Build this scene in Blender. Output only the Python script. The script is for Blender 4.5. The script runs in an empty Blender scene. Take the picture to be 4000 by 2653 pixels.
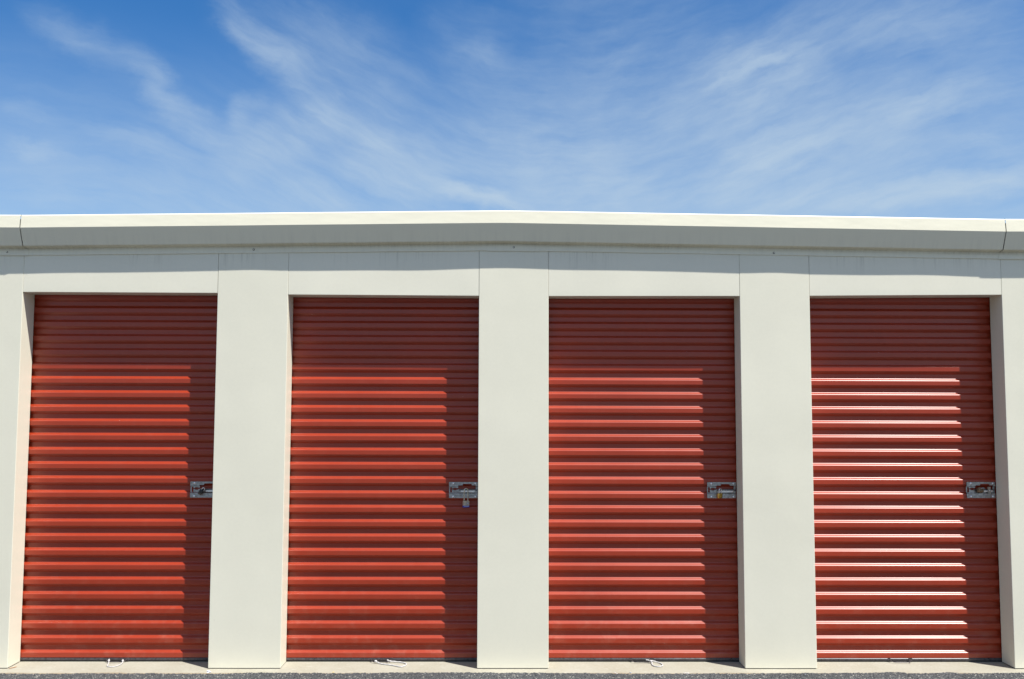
import bpy, bmesh, math, random
from mathutils import Vector, Matrix
R_ = math.radians
sc = bpy.context.scene
C = sc.collection
random.seed(7)

# ------------------------------------------------------------------ camera
CAM_H = 1.82911
cam_d = bpy.data.cameras.new('camera')
cam_d.sensor_width = 36.0
cam_d.lens = 3576.035 / 4000 * 36
cam_d.clip_start = 0.05
cam_d.clip_end = 2000
cam = bpy.data.objects.new('camera', cam_d)
C.objects.link(cam)
rt = Vector((0.99995556, -0.00897124, 0.00289602))
up = Vector((-0.00352568, -0.07098545, 0.99747112))
fw = Vector((0.00874298, 0.99743701, 0.07101392))
m = Matrix((rt, up, -fw)).transposed().to_4x4()
m.translation = (0, -6.5, CAM_H)
cam.matrix_world = m
sc.camera = cam

# ------------------------------------------------------------------ light
SUN = Vector((0.401, -0.290, 0.869)).normalized()
EL = math.asin(SUN.z)
AZ = math.atan2(SUN.x, SUN.y)
sd = bpy.data.lights.new('sun', 'SUN')
sd.energy = 5.0
sd.angle = R_(0.53)
sd.color = (1.0, 0.965, 0.90)
so = bpy.data.objects.new('sun', sd)
so.rotation_euler = SUN.to_track_quat('Z', 'Y').to_euler()
C.objects.link(so)
vs = sc.view_settings
vs.view_transform = 'Standard'
vs.look = 'None'
vs.gamma = 1
vs.use_curve_mapping = False
vs.exposure = 0.6

# cirrus streaks: azimuth, elevation, half length, half width (degrees), angle, amount
STREAKS = [(-26.04, 20.35, 2.52, 1.02, -13.7, 0.25), (-23.38, 19.62, 2.62, 1.3, -19.2, 0.22), (-20.86, 17.95, 2.41, 1.0, -49.0, 0.42), (-18.86, 16.43, 1.73, 0.89, -26.5, 0.35), (-27.86, 15.87, 1.72, 0.57, -5.7, 0.25), (-27.66, 13.9, 1.79, 0.53, -2.9, 0.45), (-22.5, 15.11, 3.29, 0.81, -8.4, 0.2), (-15.71, 21.6, 2.87, 1.14, -41.0, 0.4), (-12.8, 19.33, 3.55, 1.42, -43.9, 0.45), (-13.22, 22.08, 4.55, 2.44, -12.0, 0.22), (-8.92, 20.18, 5.52, 2.85, -18.4, 0.28), (-15.88, 17.82, 1.33, 0.81, 8.9, 0.3), (-16.56, 17.02, 0.97, 0.73, -69.2, 0.3), (-14.4, 15.76, 3.46, 2.03, 13.3, 0.5), (-10.78, 17.13, 1.58, 1.22, -29.3, 0.4), (-7.78, 15.72, 4.89, 2.85, -15.5, 0.3), (-8.21, 15.74, 1.48, 1.02, 2.7, 0.35), (-5.88, 14.64, 3.71, 1.83, -6.5, 0.4), (-11.73, 12.46, 2.75, 0.65, -9.7, 0.4), (-1.5, 12.82, 3.11, 0.57, -11.6, 1.1), (-2.11, 21.84, 3.29, 2.44, -32.8, 0.22), (-0.44, 19.74, 3.69, 2.03, -16.4, 0.25), (-0.28, 16.17, 4.3, 2.44, -14.7, 0.3), (4.78, 13.39, 5.77, 2.44, -12.7, 0.4), (16.06, 20.0, 3.49, 0.45, 15.7, 0.7), (16.4, 20.09, 6.11, 2.44, 19.9, 0.3), (25.04, 21.53, 6.51, 2.03, -11.1, 0.35), (15.74, 17.9, 5.81, 3.66, -0.8, 0.3), (16.22, 14.48, 4.51, 1.5, 19.3, 0.65), (22.4, 15.82, 4.27, 1.63, 10.5, 0.45), (25.52, 17.2, 5.37, 1.22, 2.5, 0.45), (18.64, 12.18, 5.09, 1.63, 3.1, 0.5), (25.99, 12.32, 5.75, 1.1, 5.5, 1.0), (28.37, 14.58, 2.08, 0.57, -3.4, 0.4), (7.12, 21.82, 7.37, 4.47, -16.3, 0.22), (6.3, 16.24, 5.44, 3.66, -35.0, 0.25), (-18.17, 12.3, 12.9, 3.66, -0.9, 0.28), (18.0, 15.5, 17.0, 9.0, 6.0, 0.42), (-3.0, 13.5, 14.0, 4.5, -4.0, 0.20)]


class NT:
    """small wrapper for building node trees"""
    def __init__(s, tree):
        s.t = tree
    def n(s, kind, **kw):
        nd = s.t.nodes.new(kind)
        for k, v in kw.items():
            if k == 'ins':
                for i, val in v.items():
                    if hasattr(val, 'is_output'):
                        s.t.links.new(val, nd.inputs[i])
                    else:
                        nd.inputs[i].default_value = val
            else:
                setattr(nd, k, v)
        return nd
    def math(s, op, a, b=0.0, clamp=False):
        return s.n('ShaderNodeMath', operation=op, use_clamp=clamp, ins={0: a, 1: b}).outputs[0]
    def vmath(s, op, a, b=(0, 0, 0)):
        return s.n('ShaderNodeVectorMath', operation=op, ins={0: a, 1: b})
    def mix(s, f, a, b, blend='MIX'):
        nd = s.n('ShaderNodeMix', data_type='RGBA', blend_type=blend)
        for i, v in ((0, f), (6, a), (7, b)):
            if hasattr(v, 'is_output'):
                s.t.links.new(v, nd.inputs[i])
            else:
                nd.inputs[i].default_value = v if i == 0 else (*v, 1) if len(v) == 3 else v
        return nd.outputs[2]
    def noise(s, vec, scale, detail=4, rough=0.5, dist=0.0):
        return s.n('ShaderNodeTexNoise', ins={'Vector': vec, 'Scale': scale, 'Detail': detail, 'Roughness': rough, 'Distortion': dist})
    def ramp(s, v, lo, hi, a=0.0, b=1.0, smooth=True):
        return s.n('ShaderNodeMapRange', interpolation_type='SMOOTHSTEP' if smooth else 'LINEAR', ins={0: v, 1: lo, 2: hi, 3: a, 4: b}).outputs[0]
    def mapping(s, vec, loc=(0, 0, 0), rot=(0, 0, 0), scale=(1, 1, 1), kind='POINT'):
        return s.n('ShaderNodeMapping', vector_type=kind, ins={0: vec, 1: loc, 2: rot, 3: scale}).outputs[0]


world = bpy.data.worlds.new('World')
sc.world = world
world.use_nodes = True
world.node_tree.nodes.clear()
w = NT(world.node_tree)
sky = w.n('ShaderNodeTexSky', sky_type='NISHITA', sun_disc=False, sun_elevation=EL, sun_rotation=AZ,
          altitude=100, air_density=1.0, dust_density=0.3, ozone_density=3.0)
tc = w.n('ShaderNodeTexCoord').outputs['Generated']
dirn = w.vmath('NORMALIZE', tc).outputs[0]
sx = w.n('ShaderNodeSeparateXYZ', ins={0: dirn})
az = w.math('MULTIPLY', w.math('ARCTAN2', sx.outputs[0], sx.outputs[1]), 57.29578)
el = w.math('MULTIPLY', w.math('ARCSINE', sx.outputs[2]), 57.29578)
pos = w.n('ShaderNodeCombineXYZ', ins={0: az, 1: el, 2: 0.0}).outputs[0]
# warp the sky coordinates so streak edges turn wispy
wn = w.noise(w.mapping(pos, scale=(0.8, 1.1, 1)), 0.33, 5, 0.55)
wv = w.vmath('SUBTRACT', wn.outputs['Color'], (0.5, 0.5, 0.5)).outputs[0]
warp = w.vmath('MULTIPLY', wv, (3.2, 2.4, 0)).outputs[0]
wn2 = w.noise(w.mapping(pos, scale=(0.7, 1.6, 1)), 1.4, 8, 0.62)
wv2 = w.vmath('MULTIPLY', w.vmath('SUBTRACT', wn2.outputs['Color'], (0.5, 0.5, 0.5)).outputs[0], (0.75, 0.5, 0)).outputs[0]
pw = w.vmath('ADD', w.vmath('ADD', pos, warp).outputs[0], wv2).outputs[0]
total = None
for (a, e, L, W_, ang, am) in STREAKS:
    mp = w.mapping(pw, (a, e, 0), (0, 0, R_(ang)), (L * 1.15, W_ * 1.15, 1), 'TEXTURE')
    ln = w.vmath('LENGTH', mp).outputs['Value']
    v = w.ramp(ln, 1.25, 0.0, 0.0, am * 1.15)
    total = v if total is None else w.math('ADD', total, v)
# elsewhere in the sky (outside the photographed part) unseen noise-driven cirrus, added thickly to raise fill light on the facade
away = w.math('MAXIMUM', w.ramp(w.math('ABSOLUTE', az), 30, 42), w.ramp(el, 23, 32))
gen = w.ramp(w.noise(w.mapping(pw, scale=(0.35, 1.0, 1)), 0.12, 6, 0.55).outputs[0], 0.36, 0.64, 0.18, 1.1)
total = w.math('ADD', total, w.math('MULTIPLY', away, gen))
# fine fibres that follow the sweep of the cirrus: falling to the right on the left, rising on the right
px_ = w.n('ShaderNodeSeparateXYZ', ins={0: w.vmath('ADD', pos, w.vmath('MULTIPLY', wv, (1.6, 1.4, 0)).outputs[0]).outputs[0]})
daz = w.math('SUBTRACT', px_.outputs[0], 6.0)
sweep_ = w.math('ADD', w.ramp(daz, -31.0, -3.0, 8.5, 0.0), w.ramp(daz, -2.0, 24.0, 0.0, 5.0))
vv_ = w.math('SUBTRACT', px_.outputs[1], sweep_)
fv = w.n('ShaderNodeCombineXYZ', ins={0: px_.outputs[0], 1: vv_, 2: 0.0}).outputs[0]
fib = w.noise(w.mapping(fv, scale=(0.21, 1.0, 1)), 0.75, 7, 0.58).outputs[0]
fib = w.ramp(fib, 0.30, 0.70, 0.66, 1.28, False)
fib2 = w.noise(w.mapping(fv, scale=(0.45, 1.1, 1)), 0.9, 7, 0.6).outputs[0]
fib2 = w.ramp(fib2, 0.3, 0.7, 0.72, 1.26, False)
fib3 = w.noise(w.mapping(fv, scale=(0.10, 1.0, 1)), 3.4, 4, 0.55).outputs[0]
fib3 = w.ramp(fib3, 0.3, 0.7, 0.92, 1.08, False)
dens = w.math('MULTIPLY', w.math('MULTIPLY', w.math('MULTIPLY', total, 0.74), fib), w.math('MULTIPLY', fib2, fib3))
hz = w.ramp(el, 23.0, 8, 0.0, 0.60)
dens = w.math('ADD', dens, w.math('MULTIPLY', hz, fib))
dens = w.math('SUBTRACT', 1.0, w.math('POWER', 2.718, w.math('MULTIPLY', dens, -1.05)), True)
SKYC = w.n('ShaderNodeHueSaturation', ins={0: 0.5, 1: 1.32, 2: 1.0, 4: sky.outputs[0]}).outputs[0]
CLOUD = (5.9, 7.4, 8.9)
SKYC = w.vmath('MULTIPLY', SKYC, (1.36, 1.46, 1.60)).outputs[0]
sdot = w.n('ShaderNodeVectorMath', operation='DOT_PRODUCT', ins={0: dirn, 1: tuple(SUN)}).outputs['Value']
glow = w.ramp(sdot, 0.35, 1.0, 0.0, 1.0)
cl = w.mix(glow, CLOUD, (10.8, 9.8, 8.6))  # near-sun cirrus brightened and warmed to add fill on the shaded facade
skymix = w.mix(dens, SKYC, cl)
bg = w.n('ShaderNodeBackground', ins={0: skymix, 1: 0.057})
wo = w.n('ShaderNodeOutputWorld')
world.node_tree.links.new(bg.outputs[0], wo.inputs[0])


# ------------------------------------------------------------------ materials
def material(name, metallic=0.0, rough=0.5, spec=0.5, coat=0.0):
    mt = bpy.data.materials.new(name)
    mt.use_nodes = True
    t = NT(mt.node_tree)
    b = mt.node_tree.nodes['Principled BSDF']
    b.inputs['Metallic'].default_value = metallic
    b.inputs['Roughness'].default_value = rough
    b.inputs['Specular IOR Level'].default_value = spec
    b.inputs['Coat Weight'].default_value = coat
    b.inputs['Coat Roughness'].default_value = 0.235
    oc = t.n('ShaderNodeTexCoord').outputs['Object']
    return mt, t, b, oc


def link(t, b, name, sock):
    t.t.links.new(sock, b.inputs[name])


def bump(t, b, height, strength, dist):
    bp = t.n('ShaderNodeBump', ins={'Height': height, 'Strength': strength, 'Distance': dist})
    link(t, b, 'Normal', bp.outputs[0])


def mat_cream(name, base, stain=0.0):
    mt, t, b, oc = material(name, rough=0.42, spec=0.4)
    n1 = t.noise(oc, 1.3, 5, 0.55).outputs[0]
    n2 = t.noise(oc, 45, 3, 0.6).outputs[0]
    v = t.math('ADD', t.ramp(n1, 0.3, 0.7, 0.955, 1.02, False), t.ramp(n2, 0.3, 0.7, -0.012, 0.012, False))
    col = t.mix(1.0, base, t.n('ShaderNodeCombineColor', ins={0: v, 1: v, 2: v}).outputs[0], 'MULTIPLY')
    # small chips and scuffs
    vo = t.n('ShaderNodeTexVoronoi', ins={'Vector': oc, 'Scale': 9.0})
    spot = t.ramp(vo.outputs['Distance'], 0.035, 0.012)
    sel = t.ramp(t.n('ShaderNodeSeparateColor', ins={0: vo.outputs['Color']}).outputs[0], 0.86, 0.88)
    col = t.mix(t.math('MULTIPLY', t.math('MULTIPLY', spot, sel), 0.35), col, (0.25, 0.23, 0.19))
    if stain:
        z = t.n('ShaderNodeSeparateXYZ', ins={0: oc})
        st = t.noise(t.mapping(oc, scale=(38, 38, 1.6)), 1.0, 4, 0.65).outputs[0]
        patch = t.noise(t.mapping(oc, scale=(1.0, 1, 0.3)), 1.4, 2, 0.5).outputs[0]
        k = t.math('MULTIPLY', t.ramp(st, 0.48, 0.72), t.ramp(patch, 0.42, 0.62))
        k = t.math('MULTIPLY', k, t.ramp(z.outputs[2], 2.74, 2.93))
        col = t.mix(t.math('MULTIPLY', k, stain), col, (0.30, 0.28, 0.21))
    link(t, b, 'Base Color', col)
    wob = t.noise(oc, 2.1, 2, 0.4).outputs[0]
    op = t.noise(oc, 350, 2, 0.5).outputs[0]
    h = t.math('ADD', t.math('MULTIPLY', wob, 0.008), t.math('MULTIPLY', op, 0.00002))
    bump(t, b, h, 0.5, 1.0)
    rg = t.ramp(n1, 0.3, 0.7, 0.36, 0.5, False)
    link(t, b, 'Roughness', rg)
    return mt


def mat_dirty_trim():
    mt, t, b, oc = material('gutter_paint', rough=0.4, spec=0.4)
    base = (0.76, 0.73, 0.585)
    # rain streaks that run down the folded metal, and grime gathered along the drip lip
    st = t.noise(t.mapping(oc, scale=(26, 3, 1.2)), 1.0, 5, 0.7).outputs[0]
    big = t.noise(t.mapping(oc, scale=(1, 1, 1)), 1.1, 3, 0.5).outputs[0]
    sx_ = t.n('ShaderNodeSeparateXYZ', ins={0: oc})
    # height measured against the sloping trim
    ax = t.math('ABSOLUTE', sx_.outputs[0])
    rel = t.math('ADD', sx_.outputs[2], t.math('MULTIPLY', t.math('MINIMUM', ax, 3.45), 0.0145))
    low = t.ramp(rel, 3.115, 3.0, 0.0, 1.0)
    lip = t.math('MULTIPLY', t.ramp(rel, 3.0, 2.985), t.ramp(rel, 2.955, 2.972))
    k = t.math('MULTIPLY', t.ramp(st, 0.4, 0.75, 0.02, 0.2), low)
    col = t.mix(k, base, (0.50, 0.48, 0.40))
    gr = t.noise(t.mapping(oc, scale=(60, 10, 6)), 1.0, 4, 0.7).outputs[0]
    k2 = t.math('MULTIPLY', lip, t.ramp(gr, 0.35, 0.65, 0.55, 0.9))
    k2 = t.math('MULTIPLY', k2, t.ramp(big, 0.3, 0.62, 0.35, 1.0))
    col = t.mix(t.math('MULTIPLY', k2, 0.45), col, (0.26, 0.22, 0.14))
    link(t, b, 'Base Color', col)
    wob = t.noise(t.mapping(oc, scale=(1.5, 4, 4)), 1.2, 3, 0.5).outputs[0]
    bump(t, b, t.math('MULTIPLY', wob, 0.012), 0.5, 1.0)
    return mt


def mat_red():
    mt, t, b, oc = material('red_door_paint', rough=0.38, spec=0.42, coat=0.34)
    n1 = t.noise(t.mapping(oc, scale=(1, 1, 1)), 2.0, 4, 0.6).outputs[0]
    v = t.ramp(n1, 0.3, 0.7, 0.93, 1.06, False)
    col = t.mix(1.0, (0.30, 0.030, 0.0085), t.n('ShaderNodeCombineColor', ins={0: v, 1: v, 2: v}).outputs[0], 'MULTIPLY')
    # chalky dust, heavier low down
    z = t.n('ShaderNodeSeparateXYZ', ins={0: oc}).outputs[2]
    dn = t.noise(oc, 14, 6, 0.65).outputs[0]
    dust = t.math('MULTIPLY', t.ramp(dn, 0.45, 0.8), t.ramp(z, 0.7, 0.0, 0.04, 0.2))
    col = t.mix(dust, col, (0.42, 0.22, 0.16))
    # scratches: short thin pale strokes
    vo = t.n('ShaderNodeTexVoronoi', ins={'Vector': t.mapping(oc, rot=(0, R_(28), 0), scale=(1, 0.3, 0.22)), 'Scale': 11.0})
    spot = t.ramp(vo.outputs['Distance'], 0.028, 0.012)
    sel = t.ramp(t.n('ShaderNodeSeparateColor', ins={0: vo.outputs['Color']}).outputs[1], 0.88, 0.90)
    col = t.mix(t.math('MULTIPLY', t.math('MULTIPLY', spot, sel), 0.55), col, (0.62, 0.45, 0.4))
    vo = t.n('ShaderNodeTexVoronoi', ins={'Vector': oc, 'Scale': 17.0})
    spot = t.ramp(vo.outputs['Distance'], 0.045, 0.025)
    sel = t.ramp(t.n('ShaderNodeSeparateColor', ins={0: vo.outputs['Color']}).outputs[1], 0.95, 0.96)
    col = t.mix(t.math('MULTIPLY', t.math('MULTIPLY', spot, sel), 0.7), col, (0.7, 0.6, 0.55))
    link(t, b, 'Base Color', col)
    link(t, b, 'Roughness', t.ramp(n1, 0.3, 0.7, 0.34, 0.40, False))
    wob = t.noise(t.mapping(oc, scale=(1.2, 1, 5)), 2.2, 2, 0.5).outputs[0]
    bump(t, b, t.math('MULTIPLY', wob, 0.0012), 0.25, 1.0)
    return mt


def mat_noise(name, c1, c2, scale=30, metallic=0.0, rough=0.5, spec=0.5, bstr=0.0, bscale=80, stretch=(1, 1, 1)):
    mt, t, b, oc = material(name, metallic, rough, spec)
    n = t.noise(t.mapping(oc, scale=stretch), scale, 5, 0.6).outputs[0]
    link(t, b, 'Base Color', t.mix(t.ramp(n, 0.3, 0.7), c1, c2))
    link(t, b, 'Roughness', t.ramp(n, 0.3, 0.7, rough * 0.85, min(1, rough * 1.2), False))
    if bstr:
        h = t.noise(oc, bscale, 4, 0.6).outputs[0]
        bump(t, b, h, 0.6, bstr)
    return mt


def mat_concrete():
    mt, t, b, oc = material('slab_concrete', rough=0.85, spec=0.25)
    n1 = t.noise(oc, 3.0, 6, 0.6).outputs[0]
    n2 = t.noise(oc, 60, 5, 0.65).outputs[0]
    col = t.mix(t.ramp(n1, 0.3, 0.7), (0.30, 0.28, 0.22), (0.35, 0.335, 0.275))
    col = t.mix(t.ramp(n2, 0.35, 0.7, 0, 0.35), col, (0.43, 0.42, 0.36))
    # pale brushed flecks
    fl = t.noise(t.mapping(oc, rot=(0, 0, R_(-25)), scale=(0.5, 2.0, 1)), 26, 3, 0.6).outputs[0]
    col = t.mix(t.ramp(fl, 0.60, 0.70, 0, 0.45), col, (0.50, 0.50, 0.45))
    # brown silt along the asphalt joint and rust spot
    y = t.n('ShaderNodeSeparateXYZ', ins={0: oc}).outputs[1]
    yy = t.math('ADD', y, t.math('MULTIPLY', t.math('SUBTRACT', n1, 0.5), 0.05))
    col = t.mix(t.ramp(yy, -0.085, -0.115, 0, 0.75), col, (0.24, 0.18, 0.11))
    pit = t.noise(oc, 130, 2, 0.5).outputs[0]
    col = t.mix(t.ramp(pit, 0.70, 0.76, 0, 0.5), col, (0.18, 0.16, 0.12))
    link(t, b, 'Base Color', col)
    bump(t, b, t.math('ADD', n2, t.math('MULTIPLY', fl, 0.5)), 0.5, 0.0015)
    return mt


def mat_asphalt():
    mt, t, b, oc = material('asphalt', rough=0.85, spec=0.3)
    vo = t.n('ShaderNodeTexVoronoi', ins={'Vector': oc, 'Scale': 130.0})
    rnd = t.n('ShaderNodeSeparateColor', ins={0: vo.outputs['Color']}).outputs[0]
    col = t.mix(t.ramp(rnd, 0.0, 0.9, 0, 1, False), (0.032, 0.034, 0.037), (0.092, 0.095, 0.10))
    sel = t.ramp(t.n('ShaderNodeSeparateColor', ins={0: vo.outputs['Color']}).outputs[1], 0.93, 0.95)
    col = t.mix(t.math('MULTIPLY', sel, 0.75), col, (0.34, 0.33, 0.29))
    big = t.noise(oc, 1.2, 4, 0.6).outputs[0]
    v = t.ramp(big, 0.3, 0.7, 0.8, 1.15, False)
    col = t.mix(1.0, col, t.n('ShaderNodeCombineColor', ins={0: v, 1: v, 2: v}).outputs[0], 'MULTIPLY')
    link(t, b, 'Base Color', col)
    h = t.math('ADD', t.math('MULTIPLY', vo.outputs['Distance'], -1.0), t.noise(oc, 60, 3, 0.6).outputs[0])
    bump(t, b, h, 0.7, 0.004)
    return mt


def mat_blue_band():
    mt, t, b, oc = material('blue_bumper_plastic', rough=0.35)
    link(t, b, 'Base Color', t.mix(t.noise(oc, 200, 2).outputs[0], (0.01, 0.04, 0.38), (0.02, 0.06, 0.5)))
    return mt


CREAM = mat_cream('cream_wall_paint', (0.745, 0.72, 0.59), 0.35)
CREAM2 = mat_cream('cream_header_paint', (0.75, 0.725, 0.60), 0.4)
TRIM = mat_dirty_trim()
RED = mat_red()
GALV = mat_noise('galvanised_steel', (0.27, 0.275, 0.28), (0.46, 0.465, 0.47), 60, 0.92, 0.30, 0.5, 0.0003, 250)
BRIGHT = mat_noise('bright_steel', (0.75, 0.75, 0.76), (0.85, 0.85, 0.86), 120, 0.85, 0.25)
RUSTY = mat_noise('worn_fawn_steel', (0.34, 0.26, 0.19), (0.45, 0.40, 0.34), 160, 0.4, 0.5)
BRASS = mat_noise('brass', (0.55, 0.34, 0.06), (0.68, 0.46, 0.12), 140, 0.85, 0.32)
BRONZE = mat_noise('aged_bronze', (0.16, 0.11, 0.06), (0.28, 0.21, 0.13), 120, 0.6, 0.4)
BLACK = mat_noise('black_rubber', (0.012, 0.012, 0.013), (0.03, 0.03, 0.032), 60, 0, 0.55)
DARKST = mat_noise('dark_steel', (0.05, 0.045, 0.05), (0.10, 0.09, 0.10), 60, 0.3, 0.3)
SHELL = mat_noise('dark_padlock_shell', (0.04, 0.045, 0.05), (0.08, 0.085, 0.09), 120, 0.6, 0.22)
COPPERY = mat_noise('copper_brown_face', (0.20, 0.06, 0.035), (0.34, 0.14, 0.08), 200, 0.3, 0.4)
LOCKST = mat_noise('laminated_steel', (0.50, 0.42, 0.31), (0.62, 0.54, 0.42), 6, 0.25, 0.35, 0.5, 0.0, 1, (1, 1, 60))
SHACK = mat_noise('shackle_steel', (0.58, 0.54, 0.42), (0.72, 0.68, 0.56), 90, 0.7, 0.28)
BLUE = mat_blue_band()
WHITEINK = mat_noise('white_ink', (0.6, 0.6, 0.68), (0.75, 0.75, 0.8), 50)
DARKINK = mat_noise('dark_ink', (0.10, 0.09, 0.10), (0.16, 0.14, 0.15), 50)
ROPE = mat_noise('white_rope', (0.44, 0.43, 0.42), (0.56, 0.55, 0.55), 300, 0, 0.8, 0.2, 0.0008, 420)
PAPER = mat_noise('white_paper', (0.70, 0.70, 0.74), (0.86, 0.86, 0.88), 70, 0, 0.8, 0.2, 0.0006, 90)
STONE = mat_noise('grey_stone', (0.24, 0.27, 0.34), (0.36, 0.38, 0.42), 160, 0, 0.8, 0.3, 0.001, 200)
LEAF = mat_noise('dry_leaf', (0.52, 0.38, 0.10), (0.62, 0.50, 0.2), 180, 0, 0.7)
TWIG = mat_noise('rust_brown_twig', (0.28, 0.13, 0.06), (0.42, 0.22, 0.10), 200, 0, 0.8)
ROOFM = mat_noise('roof_sheet', (0.50, 0.50, 0.46), (0.58, 0.58, 0.54), 4, 0.2, 0.45, 0.5, 0.0006, 8)
CONC = mat_concrete()
ASPH = mat_asphalt()
EARTH = mat_noise('dry_earth', (0.10, 0.10, 0.09), (0.16, 0.15, 0.13), 2, 0, 0.95, 0.1, 0.003, 40)


# ------------------------------------------------------------------ helpers
def obj(name, me, mats, parent=None, label=None):
    if isinstance(me, bmesh.types.BMesh):
        bm = me
        me = bpy.data.meshes.new(name)
        bm.to_mesh(me)
        bm.free()
    o = bpy.data.objects.new(name, me)
    for mt in (mats if isinstance(mats, (list, tuple)) else [mats]):
        me.materials.append(mt)
    C.objects.link(o)
    if parent:
        o.parent = parent
    if label:
        o['label'] = label
    return o


def thing(name, label, cat, loc=(0, 0, 0), rot=(0, 0, 0), group=None):
    o = bpy.data.objects.new(name, None)
    o.empty_display_size = 0.05
    C.objects.link(o)
    o.location = loc
    o.rotation_euler = rot
    o['label'] = label
    o['category'] = cat
    if group:
        o['group'] = group
    return o


def tag(o, label, cat, group=None):
    o['label'] = label
    o['category'] = cat
    if group:
        o['group'] = group
    return o


def box(bm, x0, x1, y0, y1, z0, z1, mi=0, bev=0.0):
    n = bmesh.new()
    bmesh.ops.create_cube(n, size=1)
    for v in n.verts:
        v.co = Vector(((x0 + x1) / 2 + v.co.x * (x1 - x0), (y0 + y1) / 2 + v.co.y * (y1 - y0), (z0 + z1) / 2 + v.co.z * (z1 - z0)))
    if bev:
        bmesh.ops.bevel(n, geom=n.edges[:], offset=bev, segments=2, affect='EDGES', profile=0.5)
    merge(bm, n, mi)


def merge(bm, n, mi=0, mat=None, smooth=False):
    mp = {}
    for v in n.verts:
        mp[v] = bm.verts.new(mat @ v.co if mat else v.co)
    for f in n.faces:
        try:
            g = bm.faces.new([mp[v] for v in f.verts])
            g.material_index = mi
            g.smooth = smooth or f.smooth
        except ValueError:
            pass
    n.free()


def prism(bm, pts, y0, y1, mi=0):
    """polygon pts (x, z) extruded along y"""
    a = [bm.verts.new((x, y0, z)) for x, z in pts]
    b = [bm.verts.new((x, y1, z)) for x, z in pts]
    fs = [bm.faces.new(a), bm.faces.new(b[::-1])]
    for i in range(len(pts)):
        j = (i + 1) % len(pts)
        fs.append(bm.faces.new((a[j], a[i], b[i], b[j])))
    for f in fs:
        f.material_index = mi
    bmesh.ops.recalc_face_normals(bm, faces=fs)


def tube(bm, pts, r, seg=8, mi=0, closed=False, twist=None):
    pts = [Vector(p) for p in pts]
    rings = []
    prev = None
    n = len(pts)
    for i, p in enumerate(pts):
        if closed:
            d = pts[(i + 1) % n] - pts[i - 1]
        else:
            d = pts[min(i + 1, n - 1)] - pts[max(i - 1, 0)]
        d.normalize()
        if prev is None:
            s = d.orthogonal().normalized()
        else:
            s = (prev - d * prev.dot(d)).normalized()
        prev = s
        t = d.cross(s)
        rr = r(i / (n - 1)) if callable(r) else r
        ring = []
        for k in range(seg):
            a = 2 * math.pi * k / seg
            q = rr
            if twist:
                q = rr * (1 + 0.16 * math.cos(2 * a + i * twist))
            ring.append(bm.verts.new(p + s * math.cos(a) * q + t * math.sin(a) * q))
        rings.append(ring)
    rng = range(n if closed else n - 1)
    for i in rng:
        A, B = rings[i], rings[(i + 1) % n]
        for k in range(seg):
            f = bm.faces.new((A[k], A[(k + 1) % seg], B[(k + 1) % seg], B[k]))
            f.smooth = True
            f.material_index = mi
    if not closed:
        bm.faces.new(rings[0][::-1]).material_index = mi
        bm.faces.new(rings[-1]).material_index = mi


def curve_pts(ctrl, n=10):
    """Catmull-Rom through the control points"""
    P = [Vector(p) for p in ctrl]
    P = [P[0] * 2 - P[1]] + P + [P[-1] * 2 - P[-2]]
    out = []
    for i in range(1, len(P) - 2):
        for k in range(n):
            t = k / n
            a, b, c, d = P[i - 1], P[i], P[i + 1], P[i + 2]
            out.append(0.5 * ((2 * b) + (c - a) * t + (2 * a - 5 * b + 4 * c - d) * t * t + (3 * b - a - 3 * c + d) * t ** 3))
    out.append(P[-2])
    return out


def fillet(poly, radii, seg=5):
    """polyline of (a, b) with rounded corners -> list of (a, b, na, nb); normal = left of travel"""
    out = []
    n = len(poly)
    def nrm(p, q):
        d = (Vector(q) - Vector(p)).normalized()
        return Vector((-d.y, d.x))
    P = [Vector(p) for p in poly]
    for i in range(n):
        if i == 0:
            v = nrm(P[0], P[1]); out.append((*P[0], *v)); continue
        if i == n - 1:
            v = nrm(P[-2], P[-1]); out.append((*P[-1], *v)); continue
        a, b, c = P[i - 1], P[i], P[i + 1]
        n1, n2 = nrm(a, b), nrm(b, c)
        ang = n1.angle_signed(n2)   # clockwise positive in blender
        r = radii[i] if isinstance(radii, (list, tuple)) else radii
        if abs(ang) < 1e-4 or r <= 0:
            out.append((*b, *((n1 + n2).normalized())))
            continue
        tl = r * math.tan(abs(ang) / 2)
        tl = min(tl, (b - a).length * 0.48, (c - b).length * 0.48)
        p0 = b + (a - b).normalized() * tl
        p1 = b + (c - b).normalized() * tl
        for k in range(seg + 1):
            t = k / seg
            q = p0 * (1 - t) ** 2 + b * 2 * t * (1 - t) + p1 * t * t
            d = ((b - p0) * (1 - t) + (p1 - b) * t).normalized()
            out.append((*q, -d.y, d.x))
    return out


def sweep(name, prof, xs, place, mats, parent=None, flip=False):
    """sweep a (y, z) profile with analytic normals along x stations; place(x, y, z) -> Vector"""
    verts, nors, faces = [], [], []
    m_ = len(prof)
    for x in xs:
        for (a, b, na, nb) in prof:
            verts.append(place(x, a, b))
            nv = Vector((0, na, nb)).normalized()
            nors.append(-nv if flip else nv)
    for i in range(len(xs) - 1):
        for j in range(m_ - 1):
            q = (i * m_ + j, i * m_ + j + 1, (i + 1) * m_ + j + 1, (i + 1) * m_ + j)
            faces.append(q if flip else q[::-1])
    me = bpy.data.meshes.new(name)
    me.from_pydata(verts, [], faces)
    me.update()
    # make the winding agree with the analytic normals
    if me.polygons[0].normal.dot(nors[0]) < 0:
        me.flip_normals()
    for p in me.polygons:
        p.use_smooth = True
    me.normals_split_custom_set_from_vertices(nors)
    return obj(name, me, mats, parent)


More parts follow.
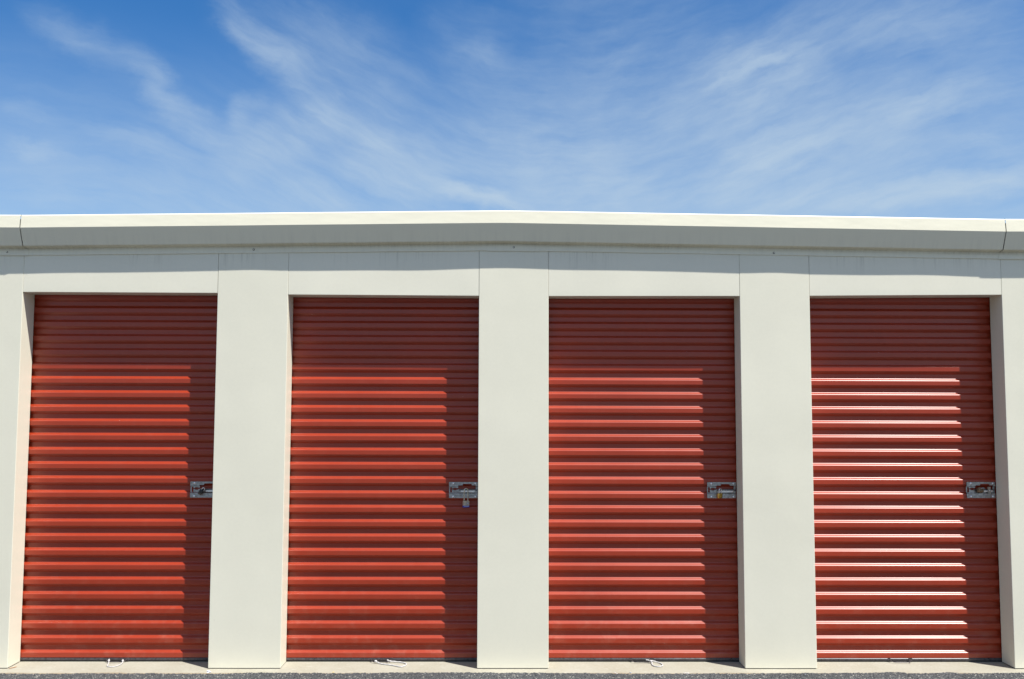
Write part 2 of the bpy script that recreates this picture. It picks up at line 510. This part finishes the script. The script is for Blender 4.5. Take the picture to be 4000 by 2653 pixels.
# ------------------------------------------------------------------ setting
D = 0.172                      # how far the doors sit back from the wall face
bm = bmesh.new()
box(bm, -600, 600, -600, 600, -0.06, -0.03)
g = obj('ground', bm, EARTH)
g['kind'] = 'structure'

bm = bmesh.new()
box(bm, -5.9, 6.05, -0.30, 12.2, -0.15, 0.0, 0, 0.006)
s = obj('concrete_slab', bm, CONC)
s['kind'] = 'structure'

# asphalt: a wide sheet plus a finely broken-up border that laps onto the slab
EDGE = [(-6.2, -0.13), (-3.6, -0.13), (-3.401, -0.132), (-3.053, -0.138), (-2.835, -0.126), (-2.366, -0.131), (-2.014, -0.140), (-1.679, -0.113), (-1.155, -0.124), (-0.461, -0.105), (0.063, -0.111), (0.412, -0.116), (0.933, -0.133), (1.633, -0.127), (2.339, -0.114), (2.56, -0.108), (2.665, -0.089), (2.72, -0.092), (2.773, -0.125), (2.937, -0.113), (3.054, -0.089), (3.142, -0.125), (3.574, -0.106), (4.0, -0.12), (6.4, -0.12)]


def edge_y(x):
    for (a, ya), (b, yb) in zip(EDGE, EDGE[1:]):
        if a <= x <= b:
            t = (x - a) / (b - a)
            t = t * t * (3 - 2 * t)
            return ya + (yb - ya) * t
    return -0.12


bm = bmesh.new()
xs = []
x = -4.4
while x < 4.4:
    xs.append(x)
    x += 0.007
rows = [0, 0.004, 0.010] + [0.010 + 0.008 * k for k in range(1, 26)]
grid = []
rg = random.Random(3)
wob = 0.0
for x in xs:
    wob = wob * 0.72 + rg.uniform(-1, 1) * 0.0042
    col = []
    for j, d in enumerate(rows):
        fade = max(0, 1 - d / 0.12)
        yy = edge_y(x) - d + wob * fade + rg.uniform(-0.002, 0.002)
        zz = (-0.004 if j == 0 else 0.006) + (rg.uniform(-0.0025, 0.0035) if j else 0)
        if j == len(rows) - 1:
            yy = -0.36
            zz = 0.0035
        col.append(bm.verts.new((x + rg.uniform(-0.002, 0.002), yy, zz)))
    grid.append(col)
for i in range(len(grid) - 1):
    for j in range(len(rows) - 1):
        bm.faces.new((grid[i][j], grid[i][j + 1], grid[i + 1][j + 1], grid[i + 1][j]))
va = [bm.verts.new(p) for p in ((-60, -0.145, 0.001), (60, -0.145, 0.001), (60, -90, 0.001), (-60, -90, 0.001))]
bm.faces.new(va[::-1])
bmesh.ops.recalc_face_normals(bm, faces=bm.faces[:])
for f in bm.faces:
    if f.normal.z < 0:
        f.normal_flip()
a = obj('asphalt_lot', bm, ASPH)
a['kind'] = 'structure'

# ------------------------------------------------------------------ storage building
bld = thing('storage_building', 'low cream metal storage building with a row of red roll-up doors', 'storage building', (0, 0, 0))
PIL = [(-5.79, -5.29), (-3.925, -3.4225), (-2.0409, -1.5404), (-0.1794, 0.3174), (1.6868, 2.1881), (3.5718, 4.073), (5.44, 5.94)]
HEAD = [(2.612, 2.614), (2.6181, 2.6163), (2.6073, 2.6035), (2.6036, 2.6091), (2.6129, 2.6258), (2.62, 2.622)]
KZ = [(-6.2, 3.0615), (-3.41, 3.0615), (-0.07, 3.1105), (0.10, 3.1105), (3.56, 3.0655), (6.4, 3.0655)]


def crease(x):
    for (a_, za), (b_, zb) in zip(KZ, KZ[1:]):
        if a_ <= x <= b_:
            return za + (zb - za) * (x - a_) / (b_ - a_)
    return KZ[-1][1]


# back shell: walls behind the pillars, sides, rear
bm = bmesh.new()
box(bm, -5.78, 5.93, 0.24, 0.34, 0.0, 2.92)
box(bm, -5.78, -5.66, 0.34, 12.0, 0.0, 2.92)
box(bm, 5.81, 5.93, 0.34, 12.0, 0.0, 2.92)
box(bm, -5.66, 5.81, 11.88, 12.0, 0.0, 2.92)
obj('outer_wall', bm, CREAM, bld)
# roof: very low gable, ridge running away from the front
bm = bmesh.new()
rx = [-5.95, -3.41, -0.07, 0.10, 3.56, 6.1]
for i in range(len(rx) - 1):
    x0, x1 = rx[i], rx[i + 1]
    z0, z1 = crease(x0) + 0.075, crease(x1) + 0.075
    vv = [bm.verts.new(p) for p in ((x0, -0.03, z0 - 0.15), (x1, -0.03, z1 - 0.15), (x1, -0.03, z1), (x0, -0.03, z0),
                                    (x0, 12.15, z0 - 0.15), (x1, 12.15, z1 - 0.15), (x1, 12.15, z1), (x0, 12.15, z0))]
    for q in ((0, 1, 2, 3), (7, 6, 5, 4), (3, 2, 6, 7), (4, 5, 1, 0), (0, 3, 7, 4), (1, 5, 6, 2)):
        bm.faces.new([vv[k] for k in q])
obj('roof', bm, ROOFM, bld)


def pillar(i, x0, x1, bulge):
    bm = bmesh.new()
    pf = fillet([(x0, 0.165), (x0, 0.0), (x1, 0.0), (x1, 0.165)], [0, 0.0035, 0.0035, 0], 3)
    pts = []
    for k, p in enumerate(pf):
        pts.append((p[0], p[1]))
        if k + 1 < len(pf) and abs(pf[k + 1][0] - p[0]) > 0.3:
            for q in range(1, 16):
                t = q / 16
                pts.append((p[0] + (pf[k + 1][0] - p[0]) * t, 0.0))
    zs = [0.006, 0.012, 0.05] + [0.05 + 2.92 * k / 30 for k in range(1, 31)]
    rings = []
    for z in zs:
        ring = []
        for (x, y) in pts:
            if y < 0.001:
                t = (x - x0) / (x1 - x0)
                s_ = math.sin(math.pi * t) ** 2
                y = y - s_ * (bulge * (0.35 + 0.65 * math.sin(z * 1.05 + i) ** 2) + 0.0006 * math.sin(5 * z + i * 2))
            ring.append(bm.verts.new((x, y, z)))
        rings.append(ring)
    for A, B in zip(rings, rings[1:]):
        for k in range(len(A) - 1):
            f = bm.faces.new((A[k], A[k + 1], B[k + 1], B[k]))
            f.smooth = True
    # folded return at the back edge of each jamb, and the shadow gap under the cladding
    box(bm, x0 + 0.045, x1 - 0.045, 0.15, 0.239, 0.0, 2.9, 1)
    box(bm, x0 + 0.008, x1 - 0.008, 0.008, 0.16, 0.0, 0.02, 1)
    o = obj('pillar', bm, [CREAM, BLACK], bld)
    wn_ = o.modifiers.new('w', 'WEIGHTED_NORMAL')
    wn_.keep_sharp = True
    return o


BULGE = [0.001, 0.0015, 0.0022, 0.0004, 0.0030, 0.001, 0.001]
for i, (x0, x1) in enumerate(PIL):
    pillar(i, x0, x1, BULGE[i])


def header(i, x0, x1, za, zb):
    """cream panel over a door; front, underside"""
    bm = bmesh.new()
    g_ = 0.0017
    x0 += g_
    x1 -= g_
    nx, nz = 24, 6
    off = 0.0006
    grid = []
    for a_ in range(nx + 1):
        t = a_ / nx
        x = x0 + (x1 - x0) * t
        zb0 = za + (zb - za) * t
        col = []
        for b_ in range(nz + 1):
            s_ = b_ / nz
            z = zb0 + 0.0025 + (2.97 - zb0) * s_
            w_ = math.sin(math.pi * t) * (0.5 + 0.5 * s_)
            y = off - w_ * 0.0018 * math.sin(3.1 * t + i * 1.7) - 0.0008 * math.sin(9 * t + 2 * i) * w_
            col.append(bm.verts.new((x, y, z)))
        # rolled lower edge then the underside back to the door
        ed = [bm.verts.new((x, off + 0.0008, zb0 + 0.0008)), bm.verts.new((x, off + 0.003, zb0)), bm.verts.new((x, 0.163, zb0 + 0.0005)), bm.verts.new((x, 0.163, zb0 + 0.03))]
        grid.append(ed[::-1] + col)
    for A, B in zip(grid, grid[1:]):
        for k in range(len(A) - 1):
            f = bm.faces.new((A[k], B[k], B[k + 1], A[k + 1]))
            f.smooth = True
    for side in (grid[0], grid[-1]):
        top = side[-1].co
        v1 = bm.verts.new((top.x, 0.163, top.z))
        bm.faces.new([side[0], *side[1:], v1])
    bmesh.ops.recalc_face_normals(bm, faces=bm.faces[:])
    o = obj('header_panel', bm, CREAM2, bld)
    wn_ = o.modifiers.new('w', 'WEIGHTED_NORMAL')
    wn_.keep_sharp = True


for i in range(6):
    header(i, PIL[i][1], PIL[i + 1][0], *HEAD[i])

# --- rake trim (boxed gutter-like fascia) and flashing strip
TP = [(0.02, -0.180), (-0.0075, -0.181), (-0.0060, -0.134), (-0.055, -0.122), (-0.104, 0.0), (-0.095, 0.0925), (-0.02, 0.097)]


def trim_piece(x0, x1, proud, part_name):
    prof = fillet(TP, [0, 0.001, 0.003, 0.002, 0.003, 0.012, 0], 5)
    n = max(4, int((x1 - x0) / 0.12))
    kn = sorted(set([x0 + (x1 - x0) * k / n for k in range(n + 1)] + [q for q in (-0.09, -0.07, -0.05, 0.08, 0.10, 0.12) if x0 < q < x1]))

    def place(x, y, z):
        k = crease(x)
        wv_ = 0.0010 * math.sin(x * 2.3) + 0.0006 * math.sin(x * 6.1 + 1)
        lo = 0.0007 * math.sin(x * 9.0 + 2) if z < -0.05 else 0
        return Vector((x, y - proud + (wv_ if y < -0.03 else 0), k + z + lo))
    o = sweep(part_name, prof, kn, place, TRIM, bld)
    return o


c_tr = trim_piece(-3.4035, 3.5595, 0.0, 'rake_trim')
l_tr = trim_piece(-5.98, -3.4075, 0.003, 'rake_trim')
r_tr = trim_piece(3.5640, 6.13, 0.003, 'rake_trim')


def plate(parent, x0, x1, y0, y1, ztop, zbot, name):
    bm = bmesh.new()
    n = 8
    rows_ = []
    for k in range(n + 1):
        x = x0 + (x1 - x0) * k / n
        c_ = crease(x)
        rows_.append([bm.verts.new((x, y, c_ + z)) for (y, z) in ((y1, ztop), (y0, ztop), (y0, zbot), (y1, zbot))])
    for A, B in zip(rows_, rows_[1:]):
        for k in range(4):
            j = (k + 1) % 4
            bm.faces.new((A[k], A[j], B[j], B[k]))
    bm.faces.new(rows_[0])
    bm.faces.new(rows_[-1][::-1])
    bmesh.ops.recalc_face_normals(bm, faces=bm.faces[:])
    return obj(name, bm, TRIM, parent)


plate(c_tr, -0.1227, 0.2512, -0.0085, -0.0058, -0.137, -0.1845, 'cover_plate')
plate(l_tr, -3.60, -3.389, -0.0095, -0.0050, -0.137, -0.183, 'lap_strip')
plate(r_tr, 3.553, 3.80, -0.0095, -0.0050, -0.137, -0.183, 'lap_strip')


def screw(parent, x, z):
    bm = bmesh.new()
    n = bmesh.new()
    bmesh.ops.create_cone(n, cap_ends=True, segments=20, radius1=0.0075, radius2=0.0065, depth=0.002)
    merge(bm, n, 1, Matrix.Translation((x, -0.0105, z)) @ Matrix.Rotation(R_(90), 4, 'X'))
    n = bmesh.new()
    bmesh.ops.create_cone(n, cap_ends=True, segments=6, radius1=0.0045, radius2=0.0042, depth=0.005)
    merge(bm, n, 0, Matrix.Translation((x, -0.013, z)) @ Matrix.Rotation(R_(90), 4, 'X'))
    obj('screw', bm, [TRIM, DARKST], parent)


screw(l_tr, -3.5407, 2.9035)
screw(c_tr, -1.7897, 2.929)
screw(c_tr, 0.0678, 2.9539)
screw(c_tr, 1.9346, 2.9214)

# --- roll-up doors
P_ = 0.1025
DEP = 0.0188
poly = [(0.0, 0.0305)]
k = 0
while True:
    zb = 0.0305 + P_ * k
    if zb > 2.72:
        break
    poly.append((0.0, zb + 0.0331))
    fl0, fl1 = zb + 0.0489, zb + P_ - 0.021
    poly.append((DEP, fl0))
    if k in (6, 18):          # lap where two sheets of the curtain are seamed
        zl = fl0 + 0.0105
        poly += [(DEP, zl), (DEP - 0.0022, zl + 0.0006), (DEP - 0.0022, zl + 0.009), (DEP, zl + 0.0096)]
    poly.append((DEP, fl1))
    poly.append((0.0, zb + P_))
    k += 1
poly.append((0.0, 0.0305 + P_ * k + 0.02))
rad = [0] * len(poly)
for i in range(1, len(poly) - 1):
    seg_short = min((Vector(poly[i]) - Vector(poly[i - 1])).length, (Vector(poly[i + 1]) - Vector(poly[i])).length)
    rad[i] = 0.0004 if seg_short < 0.008 else (0.012 if Vector(poly[i] if poly[i][0] == 0 else poly[i - 1]).length and ((poly[i][0] == 0 and poly[i + 1][0] > 0) or (poly[i][0] > 0 and poly[i - 1][0] == 0)) else 0.006)
DPROF = fillet(poly, rad, 6)


def latch_plate(parent, xl, zt, bolt_back):
    """galvanised slide-latch plate, left edge at xl, top edge at zt; drawn in millimetres"""
    bm = bmesh.new()
    def q(pts, y0, y1, mi=0):
        prism(bm, [(xl + a_ / 1000, zt - b_ / 1000) for a_, b_ in pts], y0, y1, mi)
    yf = D - 0.0050
    top = [(3, 0), (207, 0), (207, 29), (193, 29), (193, 23.6), (165, 23.6), (161, 13), (101, 13), (97, 23.6), (66, 23.6), (66, 29), (0, 29), (0, 3)]
    q(top, yf, yf + 0.002)
    ym = yf + 0.0095
    def r(x0, x1, z0, z1, y0=ym, y1=ym + 0.002, mi=0):
        q([(x0, z0), (x1, z0), (x1, z1), (x0, z1)], y0, y1, mi)
    r(0, 7.5, 33, 77)
    r(7.5, 21, 33, 37)
    q([(21, 33), (66, 33), (66, 44), (56, 44), (52, 41), (33, 41), (29, 47), (21, 47)], ym, ym + 0.002)
    q([(21, 54), (29, 54), (33, 60), (52, 60), (56, 55), (66, 55), (66, 77), (21, 77)], ym, ym + 0.002)
    r(7.5, 21, 74, 77)
    r(66, 193, 52, 77)
    r(193, 207, 33, 77)
    # sloping folds between flanges and channel
    for (za, zb_, ya, yb) in ((29, 33, yf, ym), (77, 81, ym, yf)):
        for (x0, x1) in (((0, 66), (193, 207)) if za < 50 else ((0, 207),)):
            v = [bm.verts.new((xl + x0 / 1000, ya, zt - za / 1000)), bm.verts.new((xl + x1 / 1000, ya, zt - za / 1000)),
                 bm.verts.new((xl + x1 / 1000, yb, zt - zb_ / 1000)), bm.verts.new((xl + x0 / 1000, yb, zt - zb_ / 1000))]
            v2 = [bm.verts.new(p.co + Vector((0, 0.002, 0))) for p in v]
            bm.faces.new(v); bm.faces.new(v2[::-1])
            for e in range(4):
                bm.faces.new((v[(e + 1) % 4], v[e], v2[e], v2[(e + 1) % 4]))
    q([(0, 81), (207, 81), (207, 114), (3, 114), (0, 111)], yf, yf + 0.002)
    bmesh.ops.recalc_face_normals(bm, faces=bm.faces[:])
    # dome rivets
    for (a_, b_) in ((31, 10), (191, 10), (31, 104), (191, 104)):
        n = bmesh.new()
        bmesh.ops.create_uvsphere(n, u_segments=14, v_segments=8, radius=0.0085)
        for f in n.faces:
            f.smooth = True
        merge(bm, n, 1, Matrix.Translation((xl + a_ / 1000, yf, zt - b_ / 1000)) @ Matrix.Diagonal((1, 0.6, 1, 1)), True)
    lp = obj('latch_plate', bm, [GALV, BRIGHT], parent)
    # slide bolt with its staple, in the channel
    bm = bmesh.new()
    box(bm, xl + 0.070, xl + 0.206, ym - 0.0075, ym - 0.0025, zt - 0.0585, zt - 0.0535, 1)
    q([(84, 60), (190, 60), (186, 69), (178, 72), (92, 72), (86, 69)], ym - 0.011, ym - 0.0045, 0)
    q([(70, 60.5), (205, 60.5), (205, 62), (70, 62)], ym - 0.006, ym, 1)
    if bolt_back:
        q([(150, 34), (171, 34), (171, 84), (152, 84)], yf - 0.006, yf - 0.003, 2)
        n = bmesh.new()
        bmesh.ops.create_uvsphere(n, u_segments=12, v_segments=8, radius=0.004)
        merge(bm, n, 0, Matrix.Translation((xl + 0.162, yf - 0.006, zt - 0.060)), True)
    obj('slide_bolt', bm, [BRIGHT, DARKST, RUSTY], parent)


def roller_door(i, x0, x1, hx0, hx1, label, latch_z=None, bolt_back=False):
    xs_ = [x0 - 0.03 + (x1 - x0 + 0.06) * k / 40 for k in range(41)]

    def place(x, y, z):
        return Vector((x, D + y + 0.0005 * math.sin(x * 3 + i) , z))
    d = sweep('roller_door', DPROF, xs_, place, RED, bld)
    d['label'] = label
    bm = bmesh.new()
    # aluminium bottom angle
    prism_pts = [(x0 - 0.02, 0.012), (x1 + 0.02, 0.012), (x1 + 0.02, 0.024), (x0 - 0.02, 0.024)]
    prism(bm, prism_pts, D + 0.000, D + 0.03)
    v = [bm.verts.new(p) for p in ((x0 - 0.02, D + 0.000, 0.0241), (x1 + 0.02, D + 0.000, 0.0241), (x1 + 0.02, D + 0.006, 0.0315), (x0 - 0.02, D + 0.006, 0.0315))]
    bm.faces.new(v)
    obj('bottom_bar', bm, DARKST, d)
    bm = bmesh.new()
    box(bm, x0 - 0.015, x1 + 0.015, D + 0.004, D + 0.03, 0.0005, 0.0125, 0, 0.002)
    obj('bottom_seal', bm, BLACK, d)
    # side guides, mostly hidden behind the jambs
    for gx in (x0, x1):
        bm = bmesh.new()
        s_ = -1 if gx == x0 else 1
        box(bm, min(gx + s_ * 0.004, gx + s_ * 0.035), max(gx + s_ * 0.004, gx + s_ * 0.035), D + 0.022, D + 0.06, 0.0, 2.72)
        obj('side_guide', bm, BLACK, d)
    # wire pull handle at the foot
    bm = bmesh.new()
    tube(bm, curve_pts([(hx0 - 0.012, D + 0.004, 0.020), (hx0 - 0.006, D - 0.018, 0.015), (hx0 + 0.006, D - 0.036, 0.0105), (hx0 + 0.03, D - 0.040, 0.0095),
                        (hx1 - 0.03, D - 0.040, 0.0095), (hx1 - 0.006, D - 0.036, 0.0105), (hx1 + 0.006, D - 0.018, 0.015), (hx1 + 0.012, D + 0.004, 0.020)], 6), 0.0023, 8)
    box(bm, hx0 - 0.022, hx0 - 0.002, D - 0.003, D + 0.003, 0.012, 0.026)
    box(bm, hx1 - 0.002, hx1 + 0.024, D - 0.004, D + 0.003, 0.010, 0.028)
    obj('pull_handle', bm, DARKST, d)
    if latch_z:
        latch_plate(d, x1 - 0.2135, latch_z, bolt_back)
    return d


B_ = [(PIL[i][1], PIL[i + 1][0]) for i in range(6)]
roller_door(0, *B_[0], -4.7, -4.58, 'plain red ribbed door past the left end of the row', 1.27)
roller_door(1, *B_[1], -2.800, -2.680, 'red ribbed roll-up door with a dark tilted padlock', 1.2705)
roller_door(2, *B_[2], -0.925, -0.805, 'red ribbed roll-up door with a long-shackle padlock', 1.2710)
roller_door(3, *B_[3], 0.925, 1.055, 'red ribbed roll-up door with a small brass padlock', 1.2735)
roller_door(4, *B_[4], 2.775, 2.905, 'red ribbed roll-up door with bright glints on its ribs', 1.2790, True)
roller_door(5, *B_[5], 4.7, 4.82, 'plain red ribbed door past the right end of the row', 1.27)


# ------------------------------------------------------------------ padlocks (hang in the latches)
def shackle_pts(wd, h, leg=0.012):
    """U shape: legs start at z=-leg inside the body, rise to h"""
    r = wd / 2
    pts = [(-r, 0, -leg)]
    pts += [(-r, 0, (h - r) * k / 4) for k in range(0, 5)]
    for k in range(1, 12):
        a_ = math.pi - math.pi * k / 12
        pts.append((r * math.cos(a_), 0, h - r + r * math.sin(a_)))
    pts += [(r, 0, (h - r) * (1 - k / 4)) for k in range(0, 5)]
    pts.append((r, 0, -leg))
    return pts


def rounded_body(wd, ht, tk, bev, mi=0):
    n = bmesh.new()
    bmesh.ops.create_cube(n, size=1)
    for v in n.verts:
        v.co = Vector((v.co.x * wd, v.co.y * tk, v.co.z * ht - ht / 2))
    bmesh.ops.bevel(n, geom=n.edges[:], offset=bev, segments=3, affect='EDGES', profile=0.5)
    for f in n.faces:
        f.smooth = True
        f.material_index = mi
    return n


# 1: dark shell lock swung out and tilted
t1 = thing('padlock', 'dark steel padlock with a reddish-brown base, tipped sideways in its latch', 'padlock', (-2.1560, 0.1395, 1.2130), (R_(38), R_(33), R_(24)), 'padlocks on the door latches')
bm = rounded_body(0.030, 0.040, 0.024, 0.006)
obj('body', bm, SHELL, t1)
bm = bmesh.new()
n = rounded_body(0.026, 0.004, 0.020, 0.0018)
merge(bm, n, 0, Matrix.Translation((0, 0, -0.038)), True)
n = bmesh.new()
bmesh.ops.create_cone(n, cap_ends=True, segments=16, radius1=0.0042, radius2=0.0042, depth=0.003)
merge(bm, n, 1, Matrix.Translation((0, 0, -0.0418)))
obj('key_face', bm, [COPPERY, BLACK], t1)
bm = bmesh.new()
tube(bm, shackle_pts(0.018, 0.022), 0.0033, 10)
obj('shackle', bm, BRIGHT, t1)

# 2: laminated lock with long shackle and blue bumper
t2 = thing('padlock', 'silver padlock with a tall shackle and blue bottom band', 'padlock', (-0.2690, 0.1480, 1.1385), (0, 0, R_(20)), 'padlocks on the door latches')
bm = bmesh.new()
for k_ in range(8):
    n = rounded_body(0.043, 0.0044, 0.024, 0.0009)
    merge(bm, n, 0, Matrix.Translation((0, 0, -0.0001 - k_ * 0.0042)), True)
n = rounded_body(0.0415, 0.033, 0.0225, 0.002)
merge(bm, n, 0, Matrix.Translation((0, 0, -0.0004)), True)
obj('body', bm, LOCKST, t2)
bm = bmesh.new()
n = rounded_body(0.0455, 0.0125, 0.0265, 0.0022)
merge(bm, n, 0, Matrix.Translation((0, 0, -0.0325)), True)
obj('bumper', bm, BLUE, t2)
bm = bmesh.new()
# the small line of white lettering on the band, too small to read: dashes of letter height
xx = -0.0165
rl = random.Random(5)
for k_ in range(9):
    wl = rl.choice((0.0020, 0.0025, 0.0029))
    box(bm, xx, xx + wl, -0.0138, -0.0133, -0.0405, -0.0372)
    xx += wl + 0.0011
obj('lettering', bm, WHITEINK, t2)
bm = bmesh.new()
n = bmesh.new()
bmesh.ops.create_cone(n, cap_ends=True, segments=28, radius1=0.0086, radius2=0.0086, depth=0.0008)
merge(bm, n, 1, Matrix.Translation((0.0085, -0.0125, -0.017)) @ Matrix.Rotation(R_(90), 4, 'X'))
n = bmesh.new()
bmesh.ops.create_cone(n, cap_ends=True, segments=28, radius1=0.0070, radius2=0.0070, depth=0.0008)
merge(bm, n, 0, Matrix.Translation((0.0085, -0.0130, -0.017)) @ Matrix.Rotation(R_(90), 4, 'X'))
for (a_, b_, c_, d_) in ((-0.0035, 0.0030, 0.0015, 0.0026), (-0.0042, 0.0020, -0.0012, 0.0), (-0.0030, 0.0035, -0.0040, -0.0026)):
    box(bm, 0.0085 + a_, 0.0085 + b_, -0.0139, -0.0133, -0.017 + c_, -0.017 + d_, 1)
obj('emblem', bm, [WHITEINK, DARKINK], t2)
bm = bmesh.new()
tube(bm, shackle_pts(0.0285, 0.088), 0.0037, 12)
obj('shackle', bm, SHACK, t2)

# 3: brass lock
t3 = thing('padlock', 'small brass padlock with a bright short shackle', 'padlock', (1.5605, 0.1440, 1.1985), (R_(4), 0, R_(38)), 'padlocks on the door latches')
bm = rounded_body(0.040, 0.037, 0.019, 0.005)
obj('body', bm, BRASS, t3)
bm = bmesh.new()
tube(bm, shackle_pts(0.024, 0.032), 0.0034, 12)
obj('shackle', bm, BRIGHT, t3)

# 4: bronze lock pulled toward the viewer
t4 = thing('padlock', 'dull bronze padlock sitting end-on in the rightmost latch', 'padlock', (3.4560, 0.1420, 1.2300), (R_(62), R_(10), R_(14)), 'padlocks on the door latches')
bm = rounded_body(0.040, 0.036, 0.034, 0.008)
obj('body', bm, BRONZE, t4)
bm = bmesh.new()
n = bmesh.new()
bmesh.ops.create_cone(n, cap_ends=True, segments=20, radius1=0.009, radius2=0.008, depth=0.004)
merge(bm, n, 0, Matrix.Translation((0.0, 0, -0.037)))
box(bm, -0.0012, 0.0012, -0.005, 0.005, -0.0396, -0.0388, 1)
obj('keyhole', bm, [SHELL, BLACK], t4)
bm = bmesh.new()
tube(bm, shackle_pts(0.024, 0.020), 0.004, 12)
obj('shackle', bm, GALV, t4)


# ------------------------------------------------------------------ pull ropes
def rope(name, label, ctrl, r=0.0045, knot=None):
    bm = bmesh.new()
    pts = curve_pts(ctrl, 14)
    tube(bm, pts, r, 10, 0, False, 0.55)
    if knot:
        for kp in knot:
            n = bmesh.new()
            bmesh.ops.create_icosphere(n, subdivisions=2, radius=1)
            rr = random.Random(2)
            for v in n.verts:
                v.co *= 1 + rr.uniform(-0.12, 0.12)
            merge(bm, n, 0, Matrix.Translation(kp[:3]) @ Matrix.Diagonal((kp[3] * 1.3, kp[3], kp[3], 1)), True)
    return tag(obj(name, bm, ROPE), label, 'rope', 'pull ropes tied to the door handles')


rope('pull_rope', 'white pull cord lying in a wide shallow loop under the leftmost door',
     [(-2.787, 0.150, 0.024), (-2.783, 0.138, 0.017), (-2.777, 0.120, 0.009), (-2.768, 0.088, 0.0045), (-2.762, 0.062, 0.0045), (-2.748, 0.040, 0.0045), (-2.722, 0.032, 0.0045),
      (-2.695, 0.046, 0.0045), (-2.682, 0.086, 0.0050), (-2.680, 0.115, 0.009), (-2.684, 0.135, 0.015), (-2.688, 0.146, 0.022)], 0.0034,
     [(-2.784, 0.137, 0.018, 0.0068), (-2.686, 0.137, 0.017, 0.0062)])
rope('pull_rope', 'white pull rope in a long narrow loop under the door with the tall-shackle padlock',
     [(-0.905, 0.139, 0.017), (-0.893, 0.128, 0.013), (-0.865, 0.112, 0.0060), (-0.835, 0.098, 0.0048), (-0.795, 0.082, 0.0048), (-0.755, 0.060, 0.0048), (-0.720, 0.038, 0.0048), (-0.696, 0.044, 0.0048),
      (-0.680, 0.080, 0.0048), (-0.688, 0.118, 0.0050), (-0.716, 0.140, 0.006), (-0.765, 0.147, 0.009), (-0.800, 0.142, 0.014), (-0.822, 0.146, 0.020)], 0.0040,
     [(-0.900, 0.133, 0.015, 0.0080), (-0.815, 0.143, 0.018, 0.0055)])
rope('pull_rope', 'twisted white rope in a small oval loop under the door with the brass padlock',
     [(1.018, 0.150, 0.021), (1.040, 0.147, 0.018), (1.056, 0.130, 0.013), (1.052, 0.098, 0.0055), (1.055, 0.070, 0.0050), (1.068, 0.050, 0.0050), (1.092, 0.040, 0.0050), (1.116, 0.056, 0.0050),
      (1.125, 0.090, 0.0050), (1.112, 0.128, 0.0055), (1.088, 0.148, 0.0090), (1.066, 0.146, 0.015), (1.050, 0.140, 0.019)], 0.0038,
     [(1.050, 0.137, 0.017, 0.0070)])

# ------------------------------------------------------------------ litter
def lump(name, mt, loc, size, seed, amp, label, cat, sub=3, group=None):
    bm = bmesh.new()
    bmesh.ops.create_icosphere(bm, subdivisions=sub, radius=1)
    rr = random.Random(seed)
    dirs = [Vector((rr.uniform(-1, 1), rr.uniform(-1, 1), rr.uniform(-1, 1))).normalized() for _ in range(14)]
    for v in bm.verts:
        d = v.co.normalized()
        s_ = 1.0
        for q in dirs:
            s_ -= amp * max(0, d.dot(q) - 0.55)
        v.co = Vector((d.x * size[0], d.y * size[1], d.z * size[2])) * s_ * (1 + rr.uniform(-amp, amp) * 0.12)
    o = obj(name, bm, mt)
    o.location = loc
    return tag(o, label, cat, group)


lump('crumpled_paper', PAPER, (-1.987, -0.132, 0.016), (0.026, 0.013, 0.012), 4, 1.1, 'small crumpled white paper at the foot of a cream pillar', 'litter')
lump('pebble', STONE, (0.868, -0.140, 0.013), (0.0085, 0.007, 0.006), 9, 0.4, 'blue-grey pebble on the asphalt edge', 'stone', 2)
lump('pebble', STONE, (2.05, -0.165, 0.010), (0.005, 0.005, 0.004), 12, 0.4, 'tiny pale stone on the asphalt edge below a pillar', 'stone', 2)

bm = bmesh.new()
lf = [(-0.010, 0, 0.001), (-0.005, -0.004, 0.003), (0.002, -0.0045, 0.004), (0.009, -0.001, 0.002), (0.004, 0.004, 0.005), (-0.004, 0.004, 0.004)]
c0 = bm.verts.new((0, 0, 0.0015))
vv = [bm.verts.new(p) for p in lf]
for k_ in range(6):
    bm.faces.new((c0, vv[k_], vv[(k_ + 1) % 6]))
o = obj('dry_leaf', bm, LEAF)
sm = o.modifiers.new('t', 'SOLIDIFY'); sm.thickness = 0.0006
o.location = (-1.153, -0.118, 0.008)
tag(o, 'curled yellow leaf scrap on the slab edge', 'leaf')

bm = bmesh.new()
tube(bm, [(-0.022, 0, 0.0015), (-0.006, 0.001, 0.003), (0.008, -0.001, 0.002), (0.021, 0.002, 0.0015)], 0.0016, 6)
o = obj('paper_scrap', bm, PAPER)
o.location = (1.247, -0.141, 0.010)
tag(o, 'thin flat white scrap along the slab edge', 'litter')
bm = bmesh.new()
tube(bm, curve_pts([(-0.013, 0.014, 0.003), (-0.004, 0.004, 0.004), (0.001, -0.010, 0.003), (0.010, -0.016, 0.002)], 5), 0.0015, 6)
o = obj('paper_scrap', bm, PAPER)
o.location = (0.772, -0.110, 0.002)
tag(o, 'curled white sliver lying across the slab edge', 'litter')
bm = bmesh.new()
tube(bm, curve_pts([(-0.012, -0.022, 0.002), (-0.002, -0.006, 0.004), (0.006, 0.008, 0.003), (0.015, 0.024, 0.003)], 5), 0.0022, 6)
o = obj('twig', bm, TWIG)
o.location = (-3.393, 0.010, 0.001)
tag(o, 'rust-brown twig beside the foot of the leftmost pillar', 'twig')
